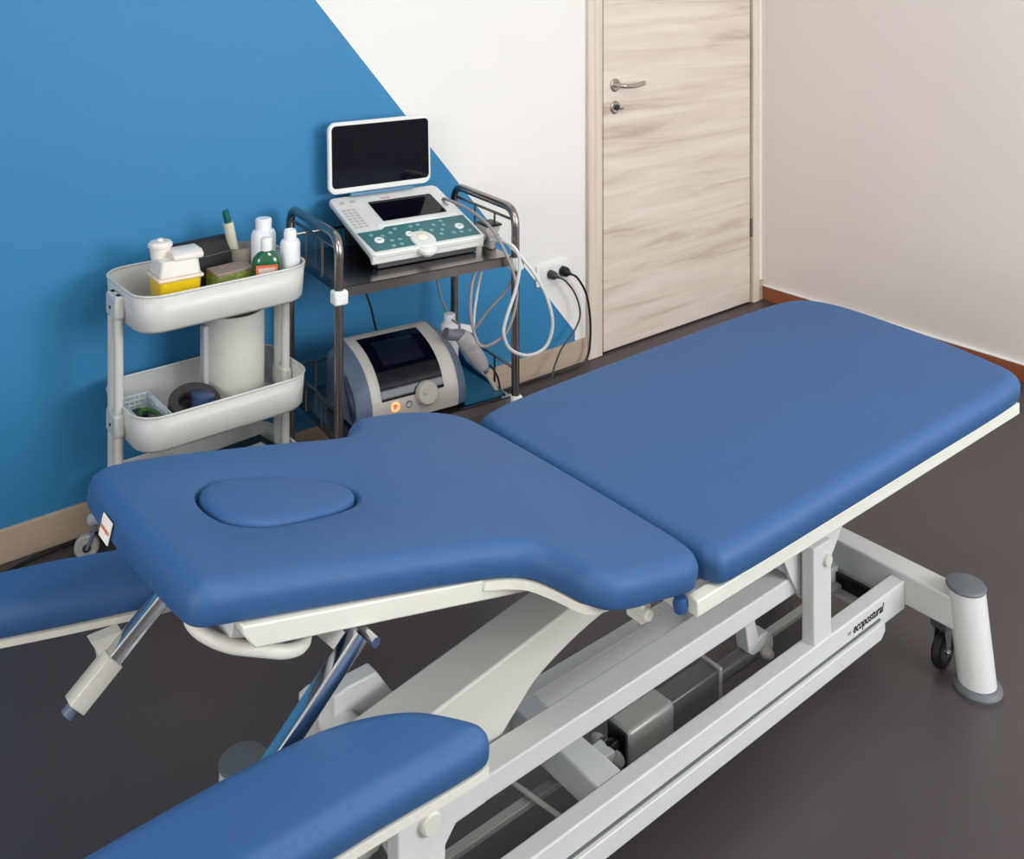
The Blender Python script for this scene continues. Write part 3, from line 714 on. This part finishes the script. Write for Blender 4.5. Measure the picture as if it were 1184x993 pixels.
ptcl('green_band', bm, mat('bright_green', (48, 104, 38), .6), 'bright green elastic band in the perforated basket', 'band')
bm = NB(); lathe(bm, [(0, 0), (.022, 0), (.024, .020), (.016, .034), (0, .036)], 24, T(-2.876, -.303, ZM + .012)); ptcl('grey_jar', bm, mat('grey_jar', (104, 104, 112), .5), 'round grey lidded pot at the front of the perforated basket', 'jar')
bm = NB(); lathe(bm, [(0, 0), (.024, 0), (.024, .030), (0, .030)], 24, T(-2.878, -.18, ZM + .006)); ptcl('ball_pad', bm, M_dgrey, 'dark pad inside the perforated basket behind the green band', 'pad')
# bottom tray
BX = thing('dark_green_box', 'dark green flat box with a white paper on it in the bottom tray', 'box', (-2.60, -.20, .104))
FR.append(T(-2.60, -.20, .104) @ Matrix.Rotation(R(5), 4, 'Z'))
bm = NB(); box(bm, (-.095, -.07, 0), (.095, .07, .075)); obj('box_body', bm, mat('dark_green_card', (24, 48, 44), .5), BX, bevel=.002)
bm = NB(); box(bm, (-.03, -.06, .0755), (.07, .02, .0775)); obj('paper', bm, M_wplas, BX)
FR.pop()

# ------------------------------------------------------------------ steel cart
AC = R(-7.03); O = Vector((-2.432, -.437, 0)); CW, CD = .563, .376
MC = Matrix.Translation(O) @ Matrix.Rotation(AC, 4, 'Z')
ct = MC @ Vector((CW / 2, CD / 2, 0))
EC = thing('equipment_cart', 'stainless steel two-shelf cart with looped handles beside the white trolley', 'cart', tuple(ct), AC)
FR.append(MC)
for x in (0, CW):
    bm = NB(); tube(bm, fillet([(x, 0, .075), (x, 0, .800), (x, CD, .800), (x, CD, .075)], .055, 8), .0125, 16)
    obj('leg_handle', bm, M_steel, EC)
for (x, y) in ((0, 0), (0, CD), (CW, 0), (CW, CD)):
    for z in (.645,) if y == 0 or True else ():
        bm = NB(); box(bm, (x - .019, y - .019, z - .026), (x + .021, y + .019, z + .012)); c = obj('corner_clamp', bm, M_wplas, EC, bevel=.006)
    bm = NB(); box(bm, (x - .017, y - .017, .212), (x + .017, y + .017, .245)); obj('corner_clamp', bm, M_wplas, EC, bevel=.006)
    bm = NB(); lathe(bm, [(.008, -.011), (.030, -.011), (.035, -.007), (.035, .007), (.030, .011), (.008, .011)], 24, axis_to((x, y, .035), (.3, 1, 0))); w = obj('castor_wheel', bm, M_rubber, EC)
    bm = NB(); box(bm, (x - .012, y - .018, .04), (x + .012, y - .013, .085)); box(bm, (x - .012, y + .013, .04), (x + .012, y + .018, .085)); box(bm, (x - .012, y - .018, .072), (x + .012, y + .018, .086)); obj('castor_fork', bm, M_steel, w)
def shelf(z, t):
    bm = NB(); box(bm, (.012, .0, z - .003), (CW - .012, CD, z)); box(bm, (.012, .0, z - t), (CW - .012, .003, z)); box(bm, (.012, CD - .003, z - t), (CW - .012, CD, z))
    box(bm, (.012, .003, z - t), (.015, CD - .003, z - .003)); box(bm, (CW - .015, .003, z - t), (CW - .012, CD - .003, z - .003))
    return obj('shelf', bm, M_steel, EC)
shelf(.662, .028); shelf(.243, .028)
def guard(x, z0, z1, w=.0035):
    bm = NB(); tube(bm, [(x, .012, z1), (x, CD - .012, z1)], .0045, 8)
    for q in (.12, .24): tube(bm, [(x, q, z0), (x, q, z1)], w, 8)
    obj('side_guard', bm, M_steel, EC)
guard(.0, .66, .765); guard(CW, .66, .765); guard(0, .24, .322); guard(CW, .24, .322)
for (z0, z1) in ((.66, .718), (.24, .322)):
    bm = NB(); tube(bm, [(.012, CD, z1), (CW - .012, CD, z1)], .0045, 8)
    for q in (.08, .22, .36, .48): tube(bm, [(q, CD, z0), (q, CD, z1)], .003, 8)
    obj('back_guard', bm, M_steel, EC)
FR.pop()

# ------------------------------------------------------------------ portable ultrasound on the upper shelf
c0 = MC @ Vector((.32, .2, .662))
US = thing('portable_ultrasound', 'open laptop-style ultrasound scanner with black screen on the cart top shelf', 'ultrasound scanner', tuple(c0), AC)
TA = math.atan2(.09, .325)
ca, sa_ = math.cos(TA), math.sin(TA)
MU = MC @ Matrix(((1, 0, 0, 0), (0, ca, -sa_, .072), (0, sa_, ca, .712), (0, 0, 0, 1)))   # local: x, along slope, normal
FR.append(MU)
x0, x1 = .130, .505
M_uw = mat('ultrasound_white', (226, 228, 224), .35)
bm = NB(); prism(bm, rrect(x0, 0, x1, .345, .02, 5), 'z', -.018, 0); prism(bm, [(.001, -.010), (.001, -.034), (.010, -.036), (.030, -.017)], 'x', x0 + .004, x1 - .004); obj('top_shell', bm, M_uw, US, bevel=.004)
bm = NB(); box(bm, (x0 + .012, .03, -.038), (x1 - .012, .335, -.018)); obj('lower_body', bm, mat('navy_shell', (36, 58, 92), .5), US, bevel=.004)
# keypad, lower screen, knobs
bm = NB(); prism(bm, [(x0 + .015, .014), (x1 - .013, .014), (x1 - .010, .134), (x0 + .10, .134), (x0 + .085, .122), (x0 + .005, .122)], 'z', 0, .0014); kp = obj('keypad', bm, M_teal, US)
bm = NB(); prism(bm, rrect(.240, .168, .457, .288, .004, 3), 'z', 0, .002); obj('touch_screen', bm, M_screen, US)
bm = NB(); prism(bm, rrect(.212, .140, .482, .154, .003, 3), 'z', 0, .002); obj('soft_key_row', bm, M_wplas, US)
def knob(x, y, r, h):
    bm = NB(); lathe(bm, [(r, 0), (r, h * .6), (r * .8, h), (r * .5, h), (r * .42, h * .55), (0, h * .55)], 20, T(x, y, .0014)); k_ = obj('round_key', bm, M_wplas, kp)
    bm = NB(); lathe(bm, [(r * .4, h * .5), (r * .4, h * .7), (0, h * .75)], 14, T(x, y, .0014)); obj('key_cap', bm, M_lgrey, k_)
for (x, y, r) in ((.180, .066, .0150), (.281, .073, .0125), (.449, .072, .0145)): knob(x, y, r, .005)
M_key = mat('pale_key', (128, 166, 170), .45)
random.seed(3)
for (x, y) in ((0.169, 0.099), (0.200, 0.086), (0.216, 0.055), (0.209, 0.028), (0.236, 0.030), (0.242, 0.055), (0.230, 0.097), (0.252, 0.113), (0.304, 0.113), (0.329, 0.117), (0.326, 0.086), (0.356, 0.076), (0.376, 0.102), (0.389, 0.069), (0.406, 0.094), (0.376, 0.047), (0.416, 0.044), (0.440, 0.041), (0.470, 0.041), (0.408, 0.117)):
    bm = NB(); lathe(bm, [(.0065, 0), (.0065, .0015), (0, .002)], 14, T(x, y, .0014)); obj('key', bm, M_key, kp)
bm = NB()
for r_ in range(3):
    for q in range(7): box(bm, (.142 + r_ * .016, .150 + q * .017, 0), (.153 + r_ * .016, .159 + q * .017, .0012))
obj('slider_keys', bm, M_lgrey, US)
for (x, y) in ((.160, .300), (.196, .302)):
    bm = NB(); lathe(bm, [(.008, 0), (.008, .003), (0, .0035)], 16, T(x, y, 0)); obj('round_button', bm, M_lgrey, US)
text_part('maker_lettering', 'esaote', .011, Matrix(((1, 0, 0, .306), (0, 1, 0, .304), (0, 0, 1, .0004), (0, 0, 0, 1))), mat('red_ink', (190, 40, 46), .6), US)
# trackball with palm pad bulging over the front edge
bm = NB(); lathe(bm, [(.033, -.012), (.035, 0), (.033, .005), (.026, .008), (.0185, .007), (.0185, .006), (0, .006)], 30, T(.308, .036, 0) @ Matrix.Diagonal((1.1, 1.3, 1, 1))); tp = obj('trackball_ring', bm, M_uw, US)
bm = NB(); lathe(bm, [(.0175, .005), (.015, .0095), (.009, .012), (0, .013)], 24, T(.308, .044, 0)); obj('trackball', bm, mat('pearl_ball', (240, 232, 212), .2), tp)
bm = NB(); lathe(bm, [(0, -.022), (.020, -.018), (.028, -.008), (.028, 0), (.020, .005), (0, .006)], 26, T(.303, -.004, -.004)); obj('palm_bulge', bm, M_uw, tp)
bm = NB(); box(bm, (x1 - .002, .02, -.028), (x1 + .016, .085, -.010)); obj('probe_socket', bm, M_lgrey, US, bevel=.004)
FR.pop()
# screen lid
FR.append(MC @ T(0, .383, .8135) @ Matrix.Rotation(R(-2), 4, 'X'))
lx0, lx1 = .126, .480
bm = NB(); prism(bm, rrect(lx0, .004, lx1, .226, .026, 8), 'y', 0, .016); lid = obj('screen_lid', bm, M_uw, US, bevel=.004)
bm = NB(); prism(bm, rrect(lx0 + .011, .022, lx1 - .008, .215, .014, 6), 'y', -.0012, 0); obj('display', bm, M_screen, lid)
bm = NB(); box(bm, (.198, -.002, -.008), (.415, .010, .003)); obj('hinge_bar', bm, mat('light_blue_hinge', (84, 130, 164), .4), US, bevel=.003)
FR.pop()
FR.append(MC)
# rear prop that carries the tilted body
bm = NB(); prism(bm, [(.345, .664), (.362, .664), (.372, .752), (.335, .742)], 'x', .17, .47); obj('rear_prop', bm, M_dgrey, US, bevel=.002)
bm = NB(); prism(bm, [(.090, .664), (.125, .664), (.125, .690), (.090, .682)], 'x', .155, .48); obj('front_foot', bm, M_dgrey, US, bevel=.002)
# probe holder clipped on the right side
PH = thing('probe_holder', 'grey plastic probe holder with black strap at the right of the scanner', 'holder', tuple(MC @ Vector((.535, .12, .665))), AC)
bm = NB(); prism(bm, [(.528, .664), (.544, .664), (.546, .690), (.562, .724), (.562, .732), (.514, .732), (.514, .724), (.526, .690)], 'y', .085, .14); obj('holder_body', bm, M_lgrey, PH, bevel=.003)
bm = NB(); box(bm, (.512, .080, .732), (.566, .145, .739)); obj('holder_lip', bm, M_black, PH, bevel=.002)
# probe cables
M_cab = mat('white_probe_cable', (212, 214, 212), .4)
M_cabg = mat('grey_probe_cable', (150, 142, 142), .4)
def cable(name, pts, r, m, lab, cat='cable'):
    bm = NB(); tube(bm, smooth(pts, 7), r, 10); return tag(obj(name, bm, m), lab, cat, 'cables hanging from the steel cart')
cable('probe_cable', [(.512, .26, .735), (.470, .27, .775), (.445, .22, .800), (.472, .12, .785), (.500, .04, .745), (.520, -.012, .680), (.540, -.03, .61), (.548, -.03, .54), (.520, -.03, .46), (.480, -.02, .425), (.445, .0, .415), (.432, .02, .45), (.425, .03, .52), (.44, .04, .60), (.47, .05, .64)], .0048, M_cabg,
      'grey probe cable arching over the scanner and down to the gel handpiece')
cable('probe_cable', [(.515, .06, .70), (.528, .0, .706), (.545, -.03, .690), (.556, -.035, .645), (.541, -.035, .571), (.511, -.035, .500), (.500, -.035, .451), (.524, -.035, .400), (.586, -.035, .369), (.649, -.035, .382), (.674, -.035, .443), (.655, -.035, .524), (.617, -.033, .596), (.571, -.02, .66), (.535, .02, .705), (.525, .07, .712)], .0052, M_cab,
      'thick white cable hanging in a loop around the right front cart leg')
# ------------------------------------------------------------------ physiotherapy unit on the lower shelf
ZL = .244
LU = thing('therapy_unit', 'grey rounded therapy device with black display, dial and orange light on the lower shelf', 'therapy device', tuple(MC @ Vector((.24, .14, ZL))), AC)
def prof_pts(off=0):
    p = smooth([(.004, .004, 0), (.000, .03, 0), (.001, .055, 0), (.009, .078, 0), (.030, .115, 0), (.070, .148, 0), (.126, .171, 0), (.186, .183, 0)], 5)
    return [(a.x - off, a.y) for a in p]
pr = prof_pts()
body = [(y + 0, ZL + .004 + z) for y, z in pr] + [(.205, ZL + .190), (.225, ZL + .186), (.245, ZL + .165), (.250, ZL + .02), (.235, ZL + .006)]
FR.append(T(0, 0, 0))
FR.pop()
ux0, ux1 = .062, .404
FRbase = MC @ T(0, .012, 0)
FR.append(FRbase)
bm = NB(); prism(bm, body, 'x', ux0 + .042, ux1 - .027); obj('front_shell', bm, M_lgrey, LU, bevel=.004, sharp=30)
def side(xa, xb, k):
    bm = NB(); n = len(body)
    A = [bm.verts.new((xa, p[0], p[1])) for p in body]
    B = [bm.verts.new((xb, p[0] * .88 + .012 + .004, (p[1] - ZL) * k + ZL)) for p in body]
    for i in range(n): bm.faces.new([A[i], A[(i + 1) % n], B[(i + 1) % n], B[i]])
    bm.faces.new(A[::-1]); bm.faces.new(B)
    return obj('side_shell', bm, M_bluegrey, LU, bevel=.006, sharp=30)
side(ux0 + .043, ux0, .86); side(ux1 - .028, ux1 + .006, .86)
# recessed handle on the left side
bm = NB(); tube(bm, smooth([(ux0 + .002, .035, ZL + .03), (ux0 - .006, .03, ZL + .06), (ux0 - .006, .050, ZL + .095), (ux0 - .002, .090, ZL + .125)], 5), .009, 10); obj('side_grip', bm, mat('dark_blue_grip', (34, 44, 72), .4), LU)
# black curved display that follows the front
bm = NB()
pts = [(y, z) for y, z in pr if z > .066]
w = .0022
xa, xb = .135, .329
oa = [(y - w, ZL + .004 + z + w * .6) for y, z in pts]
prism(bm, oa + [(y + .002, ZL + .004 + z - .001) for y, z in pts[::-1]], 'x', xa, xb); dsp = obj('display', bm, M_screen, LU, sharp=30)
i0 = int(len(oa) * .52)
seg = oa[i0:-3]; bm = NB(); prism(bm, [(y - .0006, z + .0005) for y, z in seg] + [(y + .001, z) for y, z in seg[::-1]], 'x', xa + .03, xb - .035); obj('lcd', bm, mat('dark_lcd', (18, 24, 38), .15), dsp)
bm = NB(); lathe(bm, [(.033, 0), (.033, .014), (.029, .020), (.008, .0205), (0, .019)], 32, axis_to((.270, .004, ZL + .070), (0, -1, .22))); dl_ = obj('dial', bm, mat('dial_grey', (184, 180, 174), .35), LU)
bm = NB(); lathe(bm, [(.0065, 0), (.005, .002), (0, .003)], 14, axis_to((.260, -.0165, ZL + .080), (0, -1, .22))); obj('dial_dimple', bm, M_lgrey, dl_)
bm = NB(); tube(bm, [(.174 + .0105 * math.cos(a), .0005, ZL + .052 + .0105 * math.sin(a)) for a in [2 * math.pi * k / 20 for k in range(20)]], .003, 8, closed=True)
obj('indicator_ring', bm, mat('orange_led', (255, 120, 70), .4, emit=(255, 110, 60), estr=4), LU, label='glowing orange ring light')
bm = NB(); lathe(bm, [(.008, 0), (.008, .0015), (0, .002)], 16, axis_to((.174, .002, ZL + .052), (0, -1, 0))); obj('indicator_button', bm, mat('red_led', (220, 70, 40), .4, emit=(255, 60, 20), estr=1.2), LU)
bm = NB(); tube(bm, [(.216 + .0085 * math.cos(a), .001, ZL + .050 + .0085 * math.sin(a)) for a in [2 * math.pi * k / 20 for k in range(20)]], .0022, 8, closed=True); obj('power_button_ring', bm, mat('ring_grey', (108, 106, 108), .5), LU)
FR.pop()
# gel bottle beside the unit
gx, gy = .482, .195
GLB = thing('gel_bottle', 'white gel bottle standing behind the therapy device on the lower shelf', 'bottle', tuple(MC @ Vector((gx, gy, ZL))), AC)
bm = NB(); lathe(bm, [(0, 0), (.026, 0), (.028, .004), (.028, .172), (.022, .182), (.016, .184), (0, .184)], 26, T(gx - .037, gy, ZL)); obj('bottle_body', bm, M_wb, GLB)
bm = NB(); lathe(bm, [(.018, .183), (.018, .206), (.016, .208), (0, .208)], 22, T(gx - .037, gy, ZL)); obj('cap', bm, M_wb, GLB)
# handpiece lying on the guard, nose down to the right
HP = thing('laser_handpiece', 'grey pistol shaped handpiece with chrome nozzle hanging beside the therapy device', 'handpiece', tuple(MC @ Vector((.46, .07, .35))), AC)
p0 = Vector((.418, .075, .432)); p1 = Vector((.488, .060, .322))
bm = NB(); d = (p1 - p0); tube(bm, [p0, p0 + d * .05, p0 + d * .35, p0 + d * .9, p1], [.018, .024, .026, .023, .018], 16); obj('barrel', bm, mat('handpiece_grey', (176, 172, 176), .35), HP)
bm = NB(); tube(bm, [p0 + Vector((.004, 0, -.004)), p0 + Vector((-.034, .0, .004)), p0 + Vector((-.052, .0, .012))], [.018, .016, .017], 14); obj('grip', bm, mat('handpiece_dark_grey', (108, 108, 118), .4), HP)
bm = NB(); tube(bm, [p1 - d * .02, p1 + d.normalized() * .018], [.011, .009], 14); obj('chrome_nozzle', bm, M_chrome, HP)
bm = NB(); tube(bm, smooth([p1 + d.normalized() * .012, p1 + Vector((.024, -.004, -.045)), p1 + Vector((.052, -.01, -.095)), p1 + Vector((.060, -.012, -.118))], 5), [.006] * 16 if False else .0065, 10); obj('clear_tip_tube', bm, mat('beige_tip', (196, 184, 172), .35), HP)
bm = NB(); tube(bm, smooth([p1 + Vector((-.006, -.004, .016)), p1 + Vector((.022, -.006, .000)), p1 + Vector((.044, -.008, -.035)), p1 + Vector((.052, -.010, -.075))], 6), .0032, 8); obj('black_hose', bm, M_black, HP)
bm = NB()
for q in range(5): cyl(bm, p0 + Vector((.002 + .008 * q, -.002, .016 - .004 * q)), p0 + Vector((.002 + .008 * q, -.002, .030 - .003 * q)), .004, 10)
obj('collar_fins', bm, M_wplas, HP)
# teal blue panel and flat teal layer at the right end of the lower shelf
bm = NB(); prism(bm, [(.02, ZL), (.345, ZL), (.345, ZL + .066), (.31, ZL + .050), (.25, ZL + .022), (.17, ZL + .016), (.02, ZL + .004)], 'x', .535, .541)
ptcl('teal_panel', bm, mat('teal_blue', (12, 84, 116), .25), 'teal blue panel along the right end of the lower shelf', 'plastic sheet', bevel=.001)
bm = NB(); prism(bm, rrect(.402, .015, .53, .34, .01, 3), 'z', ZL + .0005, ZL + .006); ptcl('flat_teal_layer', bm, mat('teal_blue', (12, 84, 116), .25), 'flat teal blue folder lying on the lower shelf right of the therapy device', 'layer')
# thinner cords
cable('device_cable', [(.455, .10, .412), (.50, .12, .425), (.545, .13, .46), (.60, .10, .53), (.60, .06, .60), (.575, .04, .64)], .0045, M_cabg, 'grey cord rising from the handpiece behind the cart leg', 'cord')
cable('device_cable', [(.425, .30, .655 - .03), (.44, .29, .58), (.455, .27, .48), (.448, .20, .44), (.44, .12, .440)], .0035, M_cabg, 'thin grey cord dropping behind the white gel bottle', 'cord')
cable('device_cable', [(.515, .10, .635), (.49, .09, .57), (.470, .08, .50), (.462, .075, .445)], .0042, M_cab, 'white cord running from the top shelf down to the handpiece', 'cord')
cable('device_cable', [(.215, .30, .633), (.218, .31, .60), (.206, .315, .57), (.218, .32, .53), (.226, .30, .49), (.224, .27, .455), (.222, .245, .428)], .0034, M_black, 'thin black cord dropping from the top shelf to the therapy device', 'cord')
FR.pop()

# ------------------------------------------------------------------ wall socket, plugs, cords
SO = thing('wall_socket', 'white wall socket plate with two plugs right of the steel cart', 'socket', (-1.284, 0, .370))
bm = NB(); prism(bm, rrect(-1.362, .331, -1.206, .411, .004, 3), 'y', -.010, 0); obj('socket_plate', bm, M_wplas, SO, bevel=.002)
bm = NB(); prism(bm, rrect(-1.342, .343, -1.226, .399, .003, 3), 'y', -.0125, -.010); obj('socket_insert', bm, mat('socket_white', (230, 230, 228), .4), SO)
def plug_(x, z, r, m, lab, pts, rc):
    t = thing('power_plug', lab, 'plug', (x, -.013, z), group='plugs in the wall socket')
    bm = NB(); lathe(bm, [(r, 0), (r, .018), (r * .8, .028), (r * .45, .034), (.004, .046), (0, .046)], 20, axis_to((x, -.0125, z), (.15, -1, -.1))); obj('plug_body', bm, m, t)
    bm = NB(); tube(bm, smooth(pts, 8), rc, 8); obj('power_cord', bm, m, t)
M_gp = mat('dark_grey_cord', (62, 62, 66), .5)
plug_(-1.300, .372, .016, M_gp, 'dark grey plug in the left half of the wall socket', [(-1.295, -.05, .367), (-1.265, -.06, .35), (-1.215, -.06, .29), (-1.19, -.06, .215), (-1.215, -.06, .16), (-1.30, -.07, .10), (-1.38, -.11, .03), (-1.42, -.16, .006), (-1.50, -.30, .006)], .0035)
plug_(-1.238, .372, .019, M_black, 'round black plug in the right half of the wall socket', [(-1.232, -.05, .367), (-1.205, -.06, .35), (-1.155, -.055, .28), (-1.130, -.05, .19), (-1.128, -.05, .10), (-1.145, -.05, .03), (-1.20, -.045, .008), (-1.35, -.03, .006), (-1.55, -.028, .006), (-1.80, -.03, .006)], .0045)
bm = NB(); tube(bm, smooth([(-2.84, -.04, .007), (-2.98, -.035, .007), (-3.12, -.05, .007), (-3.25, -.12, .007), (-3.32, -.28, .007), (-3.36, -.55, .007), (-3.38, -.78, .007), (-3.43, -.92, .007), (-3.6, -1.1, .007)], 8), .0055, 8)
tag(obj('floor_cord', bm, M_black), 'black cord lying on the floor from the trolley castor to the left', 'cord')
bm = NB(); box(bm, (-2.34, -.24, 0), (-2.22, -.12, .028)); tag(obj('foot_pedal', bm, M_black, bevel=.006), 'flat black pedal on the floor under the steel cart', 'pedal')
